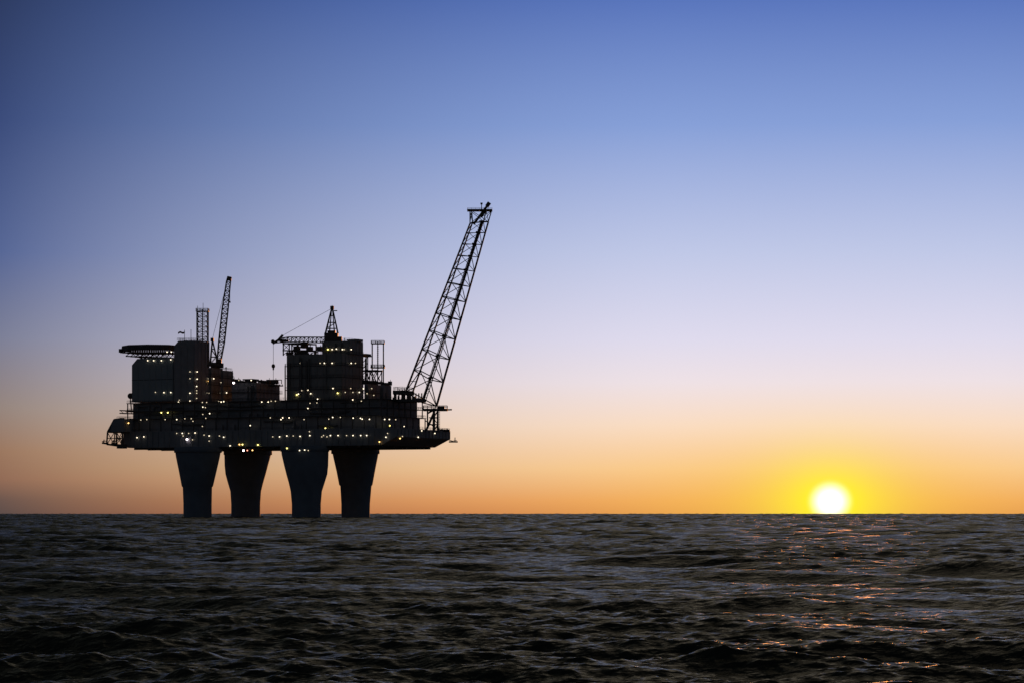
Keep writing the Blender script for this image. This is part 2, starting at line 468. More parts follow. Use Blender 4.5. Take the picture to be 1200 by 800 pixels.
# main process levels along the whole deck
def long_level(name, label, x0, x1, yt, yb, wid, mat, floors, seed, group='process levels along the deck'):
    m = Module(name, label, 'platform module', x0, x1, yt, yb, wid, 0, group); mods.append(m)
    rnd = random.Random(seed); l, w, h = m.L, m.W, m.H
    m.part(MB().box(-l / 2 + 2.2, l / 2 - 2.2, -w / 2 + 2.2, w / 2 - 2.2, 0, h - .01), 'wall', mat, True)
    for k in range(floors):
        z = h * (k + 1) / floors
        g = MB().box(-l / 2, l / 2, -w / 2, w / 2, z - .35, z)
        railing(g, rect(l - .3, w - .3), z - .01, step=2.4)
        m.part(g, 'gallery', M['steel'])
        n = int(l / 6); spots = []
        for i in range(n + 1):
            x = -l / 2 + .4 + (l - .8) * i / n
            spots.append((x, -w / 2 + .4))
        n = int(w / 6)
        for i in range(1, n + 1):
            y = -w / 2 + .4 + (w - .8) * i / n
            spots.append((l / 2 - .4, y))
        repeat(m, MB().box(-.2, .2, -.2, .2, 0, h / floors - .33), 'column', M['steel'], [(x, y, h * k / floors - .01) for x, y in spots])
        for i in range(7):
            x = rnd.uniform(-l / 2 + 5, l / 2 - 5); a = rnd.uniform(2, 8); r = rnd.uniform(.2, .5); zz = h * k / floors + rnd.uniform(1, h / floors - 1.2)
            y = -w / 2 + 1.4
            m.part(MB().path([(x - a, y + .8, zz), (x - a, y, zz), (x + a, y, zz), (x + a, y + .8, zz)], r, 8), 'pipe', M['pipe'])
        for i in range(4):
            x = rnd.uniform(-l / 2 + 5, l / 2 - 5); z1 = h * k / floors
            m.part(MB().box(x - 1.6, x + 1.6, -w / 2 + 1.0, -w / 2 + 2.1, z1 + .02, z1 + rnd.uniform(1.5, 2.6)), 'equipment_cabinet', M['clad3'])
    return m
lower = long_level('lower_process_level', 'long lower gallery level above the deck edge with a row of small lamps', 134, 500, 490, 505, 50, M['clad3'], 1, 3)
upper = long_level('upper_process_level', 'long upper gallery level with lamps directly under the accommodation and process blocks', 145, 497, 471, 490, 42, M['hull'], 2, 4)

# ------------------------------------------------------------------ blocks on the deck
A1 = Module('accommodation_block', 'dark accommodation block under the jutting helicopter deck at the left end', 'accommodation block', 155, 222, 420.5, 471, 15, 0)
block(A1, M['clad'], floors=2, gal=.05, roof_rail=False, pipes=0, clutter=0, chamfer=3.0, seed=11)
A2 = Module('tower_block', 'tall flat-roofed tower block beside the helicopter deck carrying the lattice mast', 'tower block', 205, 244.5, 400, 471, 14, -3)
block(A2, M['clad3'], floors=1, gal=.05, roof_rail=False, pipes=0, clutter=0, chamfer=2.4, seed=12)
C1 = Module('crane_module', 'stepped service block under the left crane with close rows of lamps', 'service block', 243, 262, 431, 471, 12, -6)
block(C1, M['clad2'], floors=4, gal=.7, pipes=2, clutter=2, seed=13, maxh=1.2)
C2 = Module('side_module', 'narrow block with one glaring roof-corner floodlight right of the left crane', 'service block', 258, 273.5, 434, 471, 10, -6)
block(C2, M['clad2'], floors=4, gal=.6, pipes=1, clutter=1, seed=14, maxh=.8)
D1 = Module('low_process_block', 'low flat block with small canopy roofs between the left and middle towers', 'process block', 270, 329.5, 449.5, 471, 24, 0)
block(D1, M['clad3'], floors=2, gal=1.0, pipes=5, clutter=5, seed=15, maxh=1.3)
B1 = Module('tall_process_block', 'tall broad middle block with lamps, largest block on the deck', 'process block', 335, 427, 416, 471, 22, 0)
block(B1, M['clad2'], floors=4, gal=.5, pipes=7, clutter=3, seed=16, maxh=1.0)
B2 = Module('roof_block', 'stepped upper block on the tall middle block under the horizontal crane', 'roof block', 377, 426, 400.5, 416, 14, 2)
block(B2, M['clad2'], floors=1, gal=.3, pipes=3, clutter=1, seed=17, maxh=.6)
F1 = Module('right_service_block', 'low block under the slender lattice tower right of the middle block', 'service block', 425, 448, 450, 471, 14, 0)
block(F1, M['clad3'], floors=2, gal=.8, pipes=3, clutter=3, seed=18, maxh=1.4)
G1 = Module('flat_roof_block', 'small flat-roofed block between the lattice tower and the flare boom', 'service block', 445, 459.5, 451, 471, 9, 0)
block(G1, M['clad3'], floors=1, gal=.4, pipes=2, clutter=1, seed=19, maxh=.6)
H1 = Module('pipe_rack', 'open pipe rack with sky showing through beside the flare boom foot', 'pipe rack', 456, 499, 457, 471, 12, 0)
mods += [A1, A2, C1, C2, D1, B1, B2, F1, G1, H1]

# accommodation block: helideck, roof fittings, side fittings, windows
hd = A1.dep
hel, hmid = place(175, 0)
c0 = A1.px(143.5, 405.5, hd); c1 = A1.px(209, 405.5, hd)
# deck: an octagon 25 m across on the roof, its net hanging below the rim
cx = A1.px(176, 412, hd); rx = 33 * 0.4
oct_ = [(cx.x + rx * math.cos(R(22.5 + 45 * k)) / math.cos(R(22.5)) * .98, cx.y + rx * math.sin(R(22.5 + 45 * k)) / math.cos(R(22.5)) * .8) for k in range(8)]
zt = A1.zz(408.5)
helo = MB().add([(x, y, zt) for x, y in oct_] + [(x, y, zt + 1.2) for x, y in oct_],
                [tuple(range(8))[::-1], tuple(range(8, 16))] + [(i, (i + 1) % 8, (i + 1) % 8 + 8, i + 8) for i in range(8)])
ho = A1.part(helo, 'helideck', M['steel'], True)
net = MB()
for i in range(8):
    a = Vector((*oct_[i], zt + .9)); b = Vector((*oct_[(i + 1) % 8], zt + .9)); cc = Vector((cx.x, cx.y, zt))
    n = 9
    for k in range(n):
        p = a.lerp(b, k / n); q = a.lerp(b, (k + .82) / n); o = (p + q) / 2 - cc; o.z = 0; o.normalize(); o *= .5
        net.add([p + o * .1 + Vector((0, 0, .35)), q + o * .1 + Vector((0, 0, .35)), q + o + Vector((0, 0, -1.9)), p + o + Vector((0, 0, -1.9))], [(0, 1, 2, 3)])
        net.bar(p + o * .1 + Vector((0, 0, .45)), p + o + Vector((0, 0, -2.2)), .12, 4)
    net.bar(a + Vector((0, 0, .45)), b + Vector((0, 0, .45)), .1, 4); net.bar(a + Vector((0, 0, -2)), b + Vector((0, 0, -2)), .12, 4)
A1.part(net, 'safety_net', M['steel'], parent=ho)
bm_ = MB()
for off in (-2, 2, 6, 9.5):
    for (xa, ya, xb, yb) in ((150, 417.3, 206, 419.5), (146, 413.5, 206, 413.5)):
        p = A1.px(xa, ya, hd); q = A1.px(xb, yb, hd); bm_.bar(p + Vector((0, off, 0)), q + Vector((0, off, 0)), .3, 5)
    zig = [(150, 417.2), (156, 413), (162, 417.6), (168, 413), (174, 418), (180, 413), (186, 418.4), (192, 413), (198, 419)]
    bm_.path([A1.px(a, b, hd) + Vector((0, off, 0)) for a, b in zig], .17, 4)
    bm_.bar(A1.px(164, 418, hd) + Vector((0, off, 0)), A1.px(172, 421.5, hd) + Vector((0, off, 0)), .3, 5)
for a, b in ((158, 417.5), (174, 418), (190, 418.5)): bm_.bar(A1.px(a, b, hd) + Vector((0, -2, 0)), A1.px(a, b, hd) + Vector((0, 9.5, 0)), .18, 5)
A1.part(bm_, 'deck_truss', M['steel'], parent=ho)
A1.part(MB().box(*(lambda p: (p.x - .6, p.x + .6, p.y - 1, p.y + 1, p.z - 1, p.z + .8))(A1.px(141.7, 410.5, hd))).bar(A1.px(141, 413, hd), A1.px(147, 412.5, hd), .3, 5), 'light_box', M['steel'], parent=ho)
p = A1.px(153.2, 463.5)
A1.part(MB().sphere((p.x, p.y, p.z), 1.55, 12, 8, .95).bar((p.x - .2, p.y, p.z - 1.4), A1.px(154, 480), .3, 5).bar((p.x + 1.6, p.y, p.z), (p.x + 4.5, p.y, p.z), .5, 6), 'side_pod', M['steel'])
sp = MB()
for yy in (480.6, 483.8):
    for o in (-1.5, 1.5): sp.bar(A1.px(142, yy) + Vector((0, o, 0)), A1.px(160, yy + .6) + Vector((0, o, 0)), .28, 5)
for xx in (143, 148, 153): sp.bar(A1.px(xx, 480.6) + Vector((0, -1.5, 0)), A1.px(xx, 483.8) + Vector((0, 1.5, 0)), .15, 4)
A1.part(sp, 'side_platform', M['steel'])
# tower block roof
rf = MB(); l, w = A2.L, A2.W; railing(rf, rect(l - 3, w - 1), A2.H - .03, h=1.3, step=1.6, r=.07); A2.part(rf, 'railing', M['steel'])

def pole(name, label, cat, pts, r, mat='steel', group=None, dep=0):
    b = W(*pts[0], dep); root = empty(name, label, cat, b, 0, group)
    mb = MB().path([W(*q, dep) - b for q in pts], r, 6).bar((0, 0, 0), (0, 0, .5), r * 3, 8)
    mb.build('pole', M[mat], root); return root, b
fr, fb = pole('flagpole', 'thin flagpole flying a small dark flag on the tower block roof', 'flagpole', [(216.3, 400), (216.3, 386.5)], .12, dep=A2.dep)
fm = MB()
n = 8
gx = [[Vector(W(216 - 7.5 * i / n, 388.5 + j * 2.2 + .6 * math.sin(i * .9) + .35 * i / n, A2.dep)) - fb + Vector((0, .5 * math.sin(i * 1.1), 0)) for i in range(n + 1)] for j in range(2)]
for i in range(n): fm.add([gx[0][i], gx[0][i + 1], gx[1][i + 1], gx[1][i]], [(0, 1, 2, 3)])
fm.build('flag', M['flag'], fr)
pole('whip_antenna', 'plain whip antenna standing between the flagpole and the lattice mast', 'antenna', [(223.8, 400), (223.8, 386)], .13, dep=A2.dep)

def lattice_mast(name, label, x0, x1, ytop, ybot, nb, dep, extra, dense=True):
    c = W((x0 + x1) / 2, ybot, dep); root = empty(name, label, 'lattice mast', c, 0)
    h = (x1 - x0) / 2 * .4; H = W(0, ytop, dep).z - c.z
    B = [(-h, -h, -.3), (h, -h, -.3), (h, h, -.3), (-h, h, -.3)]; T = [(x, y, H) for x, y, _ in B]
    mb = MB(); lattice4(mb, B, T, nb, 0, .10, cross=dense) if dense else [mb.bar((sx * h, -h, H * q), (sx * h, h, H * q), .1, 4) or mb.bar((-h, sx * h, H * q), (h, sx * h, H * q), .1, 4) for q in (.02, .2, .4, .6, .8) for sx in (-1, 1)]; mb.build('bracing', M['steel'], root)
    for b, t in zip(B, T): MB().bar(b, t, .24 if dense else .17, 6).build('chord', M['steel'], root)
    lad = MB().bar((0, -h * .2, -.3), (0, -h * .2, H + 1), .26, 6)
    for i in range(int(H / .9)): lad.bar((-.45, -h * .2, i * .9), (.45, -h * .2, i * .9), .07, 4)
    lad.build('ladder', M['steel'], root)
    pl = MB().box(-h - .5, h + .5, -h - .5, h + .5, H - .15, H + .12); railing(pl, rect(2 * h + .8, 2 * h + .8), H + .1, 1.2, 1.5, .08)
    pl.build('top_platform', M['steel'], root)
    for px_, y0_, y1_ in extra:
        q = W(px_, y0_, dep) - c; q2 = W(px_, y1_, dep) - c
        MB().bar((q.x, 0, q.z), (q2.x, 0, q2.z), .11, 5).build('antenna', M['steel'], root)
    return root, c, H, h
lattice_mast('lattice_mast', 'square lattice mast with antenna spikes on the tower block roof beside the left crane', 231.2, 243.6, 365, 400, 6, A2.dep, [(238, 365, 355), (231.5, 365, 358.5), (243.3, 366, 361), (234.5, 365, 361.5)])
rt, tc_, tH, th_ = lattice_mast('lattice_tower', 'slender open lattice tower with two platforms right of the tall middle block', 436.3, 449.2, 402.5, 450, 5, F1.dep, [(440, 402, 399.5), (446.7, 402, 400)], False)
q = W(442.5, 430.5, F1.dep) - tc_
mp_ = MB().box(-th_ - .7, th_ + .7, -th_ - .7, th_ + .7, q.z - .2, q.z + .15); railing(mp_, rect(2 * th_ + 1, 2 * th_ + 1), q.z + .1, 1.2, 1.5, .08)
mp_.build('mid_platform', M['steel'], rt)

# boom rest and open frame at the left of the tall block roof
bf = MB(); zt_ = B1.H
x0 = B1.px(336.5, 416).x; x1 = B1.px(366.5, 416).x
def pbar(m, mb, a, b, r, off=0.0, n=5): mb.bar(m.px(*a) + Vector((0, off, 0)), m.px(*b) + Vector((0, off, 0)), r, n)
for off in (-4, 4):
    for xx in (337, 344, 354.5, 365.5): pbar(B1, bf, (xx, 417), (xx, 402.5), .32, off)
    pbar(B1, bf, (336, 403), (366, 403), .35, off); pbar(B1, bf, (336, 411), (366, 411), .3, off)
    for a, b in ((337, 344), (344, 354.5), (354.5, 365.5)): pbar(B1, bf, (a, 416), (b, 411), .16, off)
    pbar(B1, bf, (337, 410.5), (344, 403.5), .16, off); pbar(B1, bf, (344, 410.5), (337, 403.5), .16, off)
for xx in (337, 344, 354.5, 365.5):
    for yy in (403, 411): bf.bar(B1.px(xx, yy) + Vector((0, -4, 0)), B1.px(xx, yy) + Vector((0, 4, 0)), .22, 5)
B1.part(bf, 'boom_rest', M['steel'])
for (xa, xb, ya, yb) in ((345.5, 351.5, 405.5, 411), (354, 360, 404.5, 408), (347, 363, 412.5, 416.4), (362, 366, 406, 411), (373, 380, 406, 411.5), (337, 343, 412.5, 416.4)):
    a = B1.px(xa, yb); b = B1.px(xb, ya)
    B1.part(MB().box(a.x, b.x, a.y - 1.5, a.y + 1.5, a.z, b.z).bar(((a.x + b.x) / 2, a.y, b.z - .02), ((a.x + b.x) / 2, a.y, b.z + .7), .2, 6), 'roof_unit', M['steel'])
ex = MB()
a = B1.px(425, 418, 0); b = B1.px(436, 414.5, 0); ex.box(a.x, b.x, a.y - 2.5, a.y + 2.5, a.z, a.z + .5).box(a.x, a.x + 3.2, a.y - 2.5, a.y + 2.5, a.z + .48, b.z)
for xx in (429.5, 431): pbar(B1, ex, (xx, 450), (xx, 418), .25)
for i in range(4): pbar(B1, ex, (425, 446 - 7 * i), (431, 439 - 7 * i), .18)
B1.part(ex, 'side_stair', M['steel'])
a = B2.px(411.5, 400.6); b = B2.px(425.2, 397.8)
B2.part(MB().box(a.x, b.x, a.y - 2.5, a.y + 2.5, B2.H - .03, b.z), 'roof_step', M['clad2'])
for xx, y0, y1, r in ((399, 401, 397.6, .3), (404, 401, 396.8, .16), (408, 401, 398.6, .45), (369, 416, 411, .5), (372.5, 416, 408.5, .25), (341, 416, 413, .6), (350, 416, 413.2, .4)):
    mm = B2 if y0 < 405 else B1
    mm.part(MB().bar(mm.px(xx, y0), mm.px(xx, y1), r, 8).bar(mm.px(xx, y1), mm.px(xx, y1 - .8), r * 1.6, 8), 'vent_pipe', M['pipe'])
t2 = MB()
for off in (-2, 2):
    for xx in (431, 445): pbar(F1, t2, (xx, 451), (xx, 434), .28, off)
    pbar(F1, t2, (427, 434.6), (446, 434.2), .45, off)
    for a, b in ((431, 438), (438, 445)):
        pbar(F1, t2, (a, 450), (b, 435), .2, off); pbar(F1, t2, (b, 450), (a, 435), .2, off)
F1.part(t2, 'truss_frame', M['steel'])
cn = MB()
for (xa, xb, yy) in ((288, 303, 444), (300, 312.5, 445.5), (318, 331, 451)):
    a = D1.px(xa, yy); b = D1.px(xb, yy); cn.box(a.x, b.x, a.y - 3, a.y + 3, a.z - .5, a.z)
    for k in range(4):
        for o in (-2.7, 2.7):
            x = a.x + .3 + (b.x - a.x - .6) * k / 3; cn.bar((x, a.y + o, D1.H - .1), (x, a.y + o, a.z - .4), .16, 5)
D1.part(cn, 'canopy', M['steel'])
a = D1.px(289, 450); b = D1.px(301, 445.2); D1.part(MB().box(a.x, b.x, a.y - 2, a.y + 2, D1.H - .05, b.z), 'roof_cabin', M['clad3'])

# pipe rack: floor, posts, several fat pipes with gaps of sky between
l, w, h = H1.L, H1.W, H1.H
H1.part(MB().box(-l / 2, l / 2, -w / 2, w / 2, h * .02, h * .24), 'floor', M['steel'], True)
tp = MB().box(-l / 2 + 2, l / 2 - 6, -w / 2, w / 2, h * .64, h * .97); railing(tp, [(-l / 2 + 2.2, -w / 2 + .2), (l / 2 - 6.2, -w / 2 + .2), (l / 2 - 6.2, w / 2 - .2), (-l / 2 + 2.2, w / 2 - .2)], h * .96, 1.6, 1.8, .07)
H1.part(tp, 'upper_floor', M['steel'])
for lo_, hi_, ids in ((-.02, .8, range(2, 8)), (-.02, .4, (0, 1, 8))):
    repeat(H1, MB().box(-.22, .22, -.22, .22, 0, h * hi_ + .02), 'column', M['steel'], [(-l / 2 + .5 + (l - 1) * i / 8, y, lo_) for i in ids for y in (-w / 2 + .4, w / 2 - .4)])
rnd = random.Random(5)
for (xa, xb, ya, yb) in ((446.5, 448, 461, 471), (451.5, 453, 460, 471), (461.5, 464, 461, 471), (466, 468, 463, 471), (470.5, 474.5, 460, 470), (478, 481, 462, 470), (483, 488, 464, 471), (489, 495, 467, 471)):
    a = H1.px(xa, yb); b = H1.px(xb, ya)
    H1.part(MB().loft([[(((a.x + b.x) / 2 + (b.x - a.x) / 2 * math.cos(2 * math.pi * i / 12)), a.y + (b.x - a.x) / 2 * math.sin(2 * math.pi * i / 12), z) for i in range(12)] for z in (a.z, b.z)]), 'vessel', M['pipe'])
for y in (-3, 0, 3): H1.part(MB().bar((-l / 2 + 4, y, h * 1.02), (l / 2 - 9, y, h * 1.02), .35, 8), 'pipe', M['pipe'])
for xx in (462, 466.5, 470, 474): H1.part(MB().bar(H1.px(xx, 458), H1.px(xx, 452.5 + rnd.random() * 2), .12, 5), 'vent_pipe', M['pipe'])

rnd = random.Random(31)
for m, xs in ((upper, (431, 436, 441, 452, 455)), (D1, (274, 279, 284, 306, 315, 322, 327)), (F1, (428, 433, 446)), (C1, (246, 258)), (G1, (449, 453, 457)), (upper, (484, 488, 492, 495))):
    for xx in xs:
        p = m.px(xx, 471); p.z = m.H; hgt = rnd.uniform(.7, 2.3); wd = rnd.uniform(.5, 1.5)
        if rnd.random() < .5: m.part(MB().box(p.x - wd, p.x + wd, p.y - 1, p.y + 1, p.z - .03, p.z + hgt).bar((p.x + wd * .4, p.y, p.z + hgt - .02), (p.x + wd * .4, p.y, p.z + hgt + .8), .12, 6), 'roof_unit', M['steel'])
        else: m.part(MB().path([(p.x - wd, p.y, p.z - .05), (p.x - wd, p.y, p.z + hgt), (p.x + wd, p.y, p.z + hgt), (p.x + wd, p.y, p.z - .05)], rnd.uniform(.15, .3), 7), 'pipe_loop', M['pipe'])
for xx, ya, yb in ((334.2, 471, 428), (428.2, 450, 420), (272.6, 471, 436), (243.6, 430, 404)):
    m = {334.2: B1, 428.2: B1, 272.6: C2, 243.6: A2}[xx]
    m.part(MB().bar(m.px(xx, ya), m.px(xx, yb), .3, 8).bar(m.px(xx, yb), m.px(xx, yb - 2), .16, 6), 'riser_pipe', M['pipe'])

# ------------------------------------------------------------------ deck end fittings
et = MB()
for off in (0, 8):
    o = Vector((0, off, 0))
    for a, b, r in (((126, 506), (125, 520), .4), ((126, 506), (134, 491), .45), ((134, 491), (146, 490), .4), ((125, 520), (146, 523), .45), ((126, 505.5), (146, 505.5), .4),
                    ((143.5, 505), (143.5, 522), .4), ((134.5, 505), (134, 521), .3), ((126, 506), (134, 521), .2), ((134, 506), (126, 519), .2), ((134.5, 506), (143, 521), .2), ((143, 506), (134.5, 521), .2), ((126, 513), (143, 513), .2),
                    ((119.5, 518.5), (127, 519.5), .45), ((121.5, 518), (122, 514.5), .25), ((119.5, 516.8), (125, 516), .18)):
        et.bar(hull.px(*a, 0) + o, hull.px(*b, 0) + o, r, 5)
for p in ((126, 506), (134, 491), (125, 520), (143, 522), (134, 521), (134, 506)): et.bar(hull.px(*p, 0), hull.px(*p, 0) + Vector((0, 8, 0)), .3, 5)
hull.part(et, 'end_truss', M['steel'])
a = hull.px(127, 505.5, 0); b = hull.px(134, 491, 0); c = hull.px(150, 491, 0); d = hull.px(150, 505.5, 0)
hull.part(MB().prism([(a.x, a.z), (d.x, d.z), (c.x, c.z), (b.x, b.z)], a.y + .3, a.y + 8.5), 'end_cabin', M['hull'], True)
a = hull.px(139.5, 525, 0); hull.part(MB().box(a.x, a.x + 3.2, a.y - 2, a.y + 2, a.z, a.z + 2).bar((a.x + 1.6, a.y, a.z + 1.9), (a.x + 1.6, a.y, a.z + 4), .6, 6), 'end_fender', M['steel'])
rdep = place(520, 20)[1]
oa = MB(); 
for (p, q, r) in (((526, 517.2), (536.5, 517.2), .35), ((533.2, 517), (533.2, 512), .2), ((526, 515), (533, 517), .18), ((531.5, 515.5), (535.5, 515.5), .15)): oa.bar(hull.px(*p, rdep), hull.px(*q, rdep), r, 5)
hull.part(oa, 'outrigger', M['steel'])
ec = MB()
for xx, y0, y1 in ((514, 505.5, 500), (518, 505.5, 502), (521, 505.5, 503), (524, 505.5, 501.5)):
    p = hull.px(xx, y0, rdep); ec.bar(p, hull.px(xx, y1, rdep), .3, 6)
ec.bar(hull.px(512, 504, rdep), hull.px(527, 504, rdep), .6, 6)
hull.part(ec, 'mooring_gear', M['steel'])

# ------------------------------------------------------------------ flare boom and its support
bd = place(500, 0)[1]
fbase = W(493, 476, bd)
sup = empty('boom_support', 'braced steel trestle with a railed platform under the leaning flare boom', 'support frame', W(508, 505, bd))
sb = W(508, 505, bd); s_ = MB()
for off in (-3.5, 3.5):
    for a, b, r in (((508.5, 506), (508.5, 478), .55), ((513, 506), (513, 478), .4), ((498.5, 506), (509, 482), .4), ((501, 500), (501, 478), .25), ((501, 484), (508, 480), .25),
                    ((498, 492), (508, 499), .2), ((503, 497), (513, 497), .18), ((503, 489), (513, 489), .18), ((508, 505), (513, 497), .15), ((513, 497), (508, 489), .15), ((508, 489), (513, 481), .15)):
        s_.bar(W(*a, bd) - sb + Vector((0, off, 0)), W(*b, bd) - sb + Vector((0, off, 0)), r, 6)
for yy in (480, 489, 497): s_.bar(W(508.5, yy, bd) - sb + Vector((0, -3.5, 0)), W(508.5, yy, bd) - sb + Vector((0, 3.5, 0)), .25, 5)
s_.build('trestle', M['steel'], sup)
a = W(496, 481, bd) - sb; b = W(524.5, 477.8, bd) - sb
pl = MB().box(a.x, b.x, -4, 4, a.z, b.z - .3); railing(pl, [(a.x + .1, -3.9), (b.x - .1, -3.9), (b.x - .1, 3.9), (a.x + .1, 3.9)], b.z - .32, 1.4, 1.6, .09)
pl.box(b.x - 4.6, b.x - 1.4, -2, 2, b.z - .32, b.z + .8).bar((b.x - .4, 0, a.z + .5), (b.x + 2, 0, a.z + .6), .35, 6)
pl.build('platform', M['steel'], sup)
ld = MB()
for xx in (513.8, 515.6): ld.bar(W(xx, 506, bd) - sb + Vector((0, -4.2, 0)), W(xx, 480, bd) - sb + Vector((0, -4.2, 0)), .09, 4)
for i in range(13): ld.bar(W(513.8, 505 - 2 * i, bd) - sb + Vector((0, -4.2, 0)), W(515.6, 505 - 2 * i, bd) - sb + Vector((0, -4.2, 0)), .08, 4)
ld.build('ladder', M['steel'], sup)

boom = empty('flare_boom', 'long leaning lattice flare boom at the right end of the platform', 'flare boom', fbase)
def bp(x, y, d=0): return W(x, y, bd + d) - fbase
Bc = [bp(475.5, 458.5, 3.5), bp(483.5, 459.5, -5.5), bp(511.5, 475.5, -3.5), bp(495, 471.5, 5.5)]
Tc = [bp(550.8, 262, .8), bp(553.8, 261, -2.2), bp(572.3, 260, -.9), bp(566.5, 259.5, 2.2)]
ts = [0]
nodes = [475, 447.5, 421, 397.5, 375, 354, 336, 318, 301.5, 287, 273, 260]
fr_ = [(475 - y) / (475 - 260) for y in nodes]
rows = [[b.lerp(t, f) for b, t in zip(Bc, Tc)] for f in fr_]
for b, t, r in zip(Bc, Tc, (.50, .42, .54, .44)): MB().bar(b, t, r, 8, r * .75).build('chord', M['boom'], boom)
br = MB()
for i, row in enumerate(rows):
    f = 1 - .45 * i / len(rows)
    for j in range(4): br.bar(row[j], row[(j + 1) % 4], .27 * f, 5)
    if i < len(rows) - 1:
        nx = rows[i + 1]
        br.bar(row[0], nx[1], .24 * f, 5); br.bar(row[2], nx[1], .20 * f, 4)
        br.bar(row[2], nx[3], .25 * f, 5); br.bar(row[0], nx[3], .20 * f, 4)
        h_ = [(p + q) / 2 for p, q in zip(row, nx)]
        br.bar(h_[0], h_[1], .17 * f, 4)
br.build('bracing', M['boom'], boom)
# flare pipes and the ladder that climb the middle of the boom
mid0 = (Bc[1] + Bc[2] + Bc[3] * 2) / 4; mid1 = (Tc[1] + Tc[2] + Tc[3] * 2) / 4
for o, r in ((0, .34), (.95, .22), (-.8, .18)):
    e = Vector((o, .4 * o, 0)); MB().bar(mid0 + e, mid1 + e * .6, r, 7).build('flare_pipe', M['boom'], boom)
ld = MB()
for i in range(46):
    p = mid0.lerp(mid1, i / 46); ld.bar(p + Vector((-.9, 0, 0)), p + Vector((1.1, 0, 0)), .10, 4)
for i in range(1, len(rows)):
    p = mid0.lerp(mid1, fr_[i]); ld.box(p.x - 1.2, p.x + .9, p.y - 1, p.y + 1, p.z - .25, p.z + .55)
ld.build('ladder', M['boom'], boom)
# head: flared out top frame, platform and the burner pipe
hb = MB()
TT = [bp(550.8, 247.2, 1.5), bp(552.8, 247.2, -3), bp(576, 247.2, -1.5), bp(570, 247.2, 3)]
for b, t in zip(Tc, TT): hb.bar(b, t, .26, 6)
for j in range(4):
    hb.bar(Tc[j], TT[(j + 1) % 4], .14, 4); hb.bar(Tc[(j + 1) % 4], TT[j], .14, 4)
    hb.bar(Tc[j], Tc[(j + 1) % 4], .28, 5)
hb.build('head_frame', M['boom'], boom)
a = bp(547.5, 247.4); b = bp(577, 246.2)
hp = MB().box(a.x, b.x, -3.2, 3.2, a.z, b.z); railing(hp, [(a.x + .1, -3.1), (b.x - .1, -3.1), (b.x - .1, 3.1), (a.x + .1, 3.1)], b.z, .7, 1.8, .05)
hp.build('head_platform', M['boom'], boom)
MB().bar(bp(555, 263), bp(571.8, 240.2), .55, 8).bar(bp(570.5, 242), bp(573.6, 237.6), .95, 10).bar(bp(563.5, 254), bp(569, 246), .8, 8).build('flare_tip', M['boom'], boom)
MB().bar(bp(564.3, 250), bp(564.3, 239), .2, 5).box(*(lambda p: (p.x - .5, p.x + .5, -.4, .4, p.z - .3, p.z + .5))(bp(564.3, 239))).build('pilot_pipe', M['boom'], boom)

# ------------------------------------------------------------------ cranes
def boom_lattice(root, base, pts, dep_w, n, rc, rb, d0):
    """pts: list of (upper/left pixel, lower/right pixel) stations along a crane jib"""
    st = []
    for (a, b, wd) in pts:
        p = W(*a, d0) - base; q = W(*b, d0) - base; e = Vector((0, wd / 2, 0))
        st.append([p - e, q - e, q + e, p + e])
    ch = MB(); bc = MB()
    for s0, s1, nb in zip(st, st[1:], n):
        for a, b in zip(s0, s1): ch.bar(a, b, rc, 6)
        lattice4(bc, s0, s1, nb, 0, rb, cross=False)
    ch.build('jib_chord', M['crane'], root); bc.build('jib_bracing', M['crane'], root)
cd = C1.dep
cb = W(251, 431, cd)
cr = empty('pedestal_crane', 'steeply raised lattice boom crane on the left tower behind the lattice mast', 'crane', cb, 0, 'pedestal cranes on the platform')
boom_lattice(cr, cb, [((254.2, 425), (258.2, 425.5), 3), ((256.4, 400), (263, 401), 2.6), ((260.4, 362), (267.2, 363), 2.2), ((265.4, 330), (270, 331), 1.4), ((267, 324), (271, 325), 1)], 2, (4, 7, 6, 1), .24, .15, cd)
q = W(269, 326, cd) - cb
MB().box(q.x - .8, q.x + .9, -.7, .7, q.z - 1.2, q.z + .6).bar(W(269.5, 330, cd) - cb, W(269.5, 353, cd) - cb, .07, 4).bar(W(269.5, 353, cd) - cb, W(269.5, 355, cd) - cb, .3, 6).build('jib_head', M['crane'], cr)
af = MB()
for o in (-1.6, 1.6):
    for a, b, r in (((246.3, 426), (248.8, 398), .3), ((255.3, 426), (248.8, 398), .3), ((247, 418), (253.5, 418), .2), ((247.7, 409), (251.5, 409), .2), ((246.3, 426), (253.5, 418), .14), ((253.5, 418), (247.7, 409), .14)):
        e = Vector((0, o, 0)); af.bar(W(*a, cd) - cb + e, W(*b, cd) - cb + e * (.5 if b[1] == 398 else 1), r, 5)
q = W(248.8, 398, cd) - cb; af.box(q.x - .7, q.x + .7, -1.2, 1.2, q.z - .8, q.z + .8)
af.build('mast_frame', M['crane'], cr)
pd = MB()
for o in (-.5, .5): pd.bar(W(248.8, 397.5, cd) - cb + Vector((0, o, 0)), W(267.5, 325, cd) - cb + Vector((0, o, 0)), .045, 4)
pd.build('pendant_line', M['steel'], cr)
a = W(245, 429, cd) - cb; b = W(259, 424.5, cd) - cb
MB().box(a.x, b.x, -2, 2, a.z, b.z).box(a.x + 3.4, b.x + .4, -2.6, -.8, b.z - .4, b.z + 1.6).build('machinery_house', M['crane'], cr)
MB().bar((0, 0, -.1), (0, 0, a.z + .1), 1.7, 14).build('pedestal', M['crane'], cr)

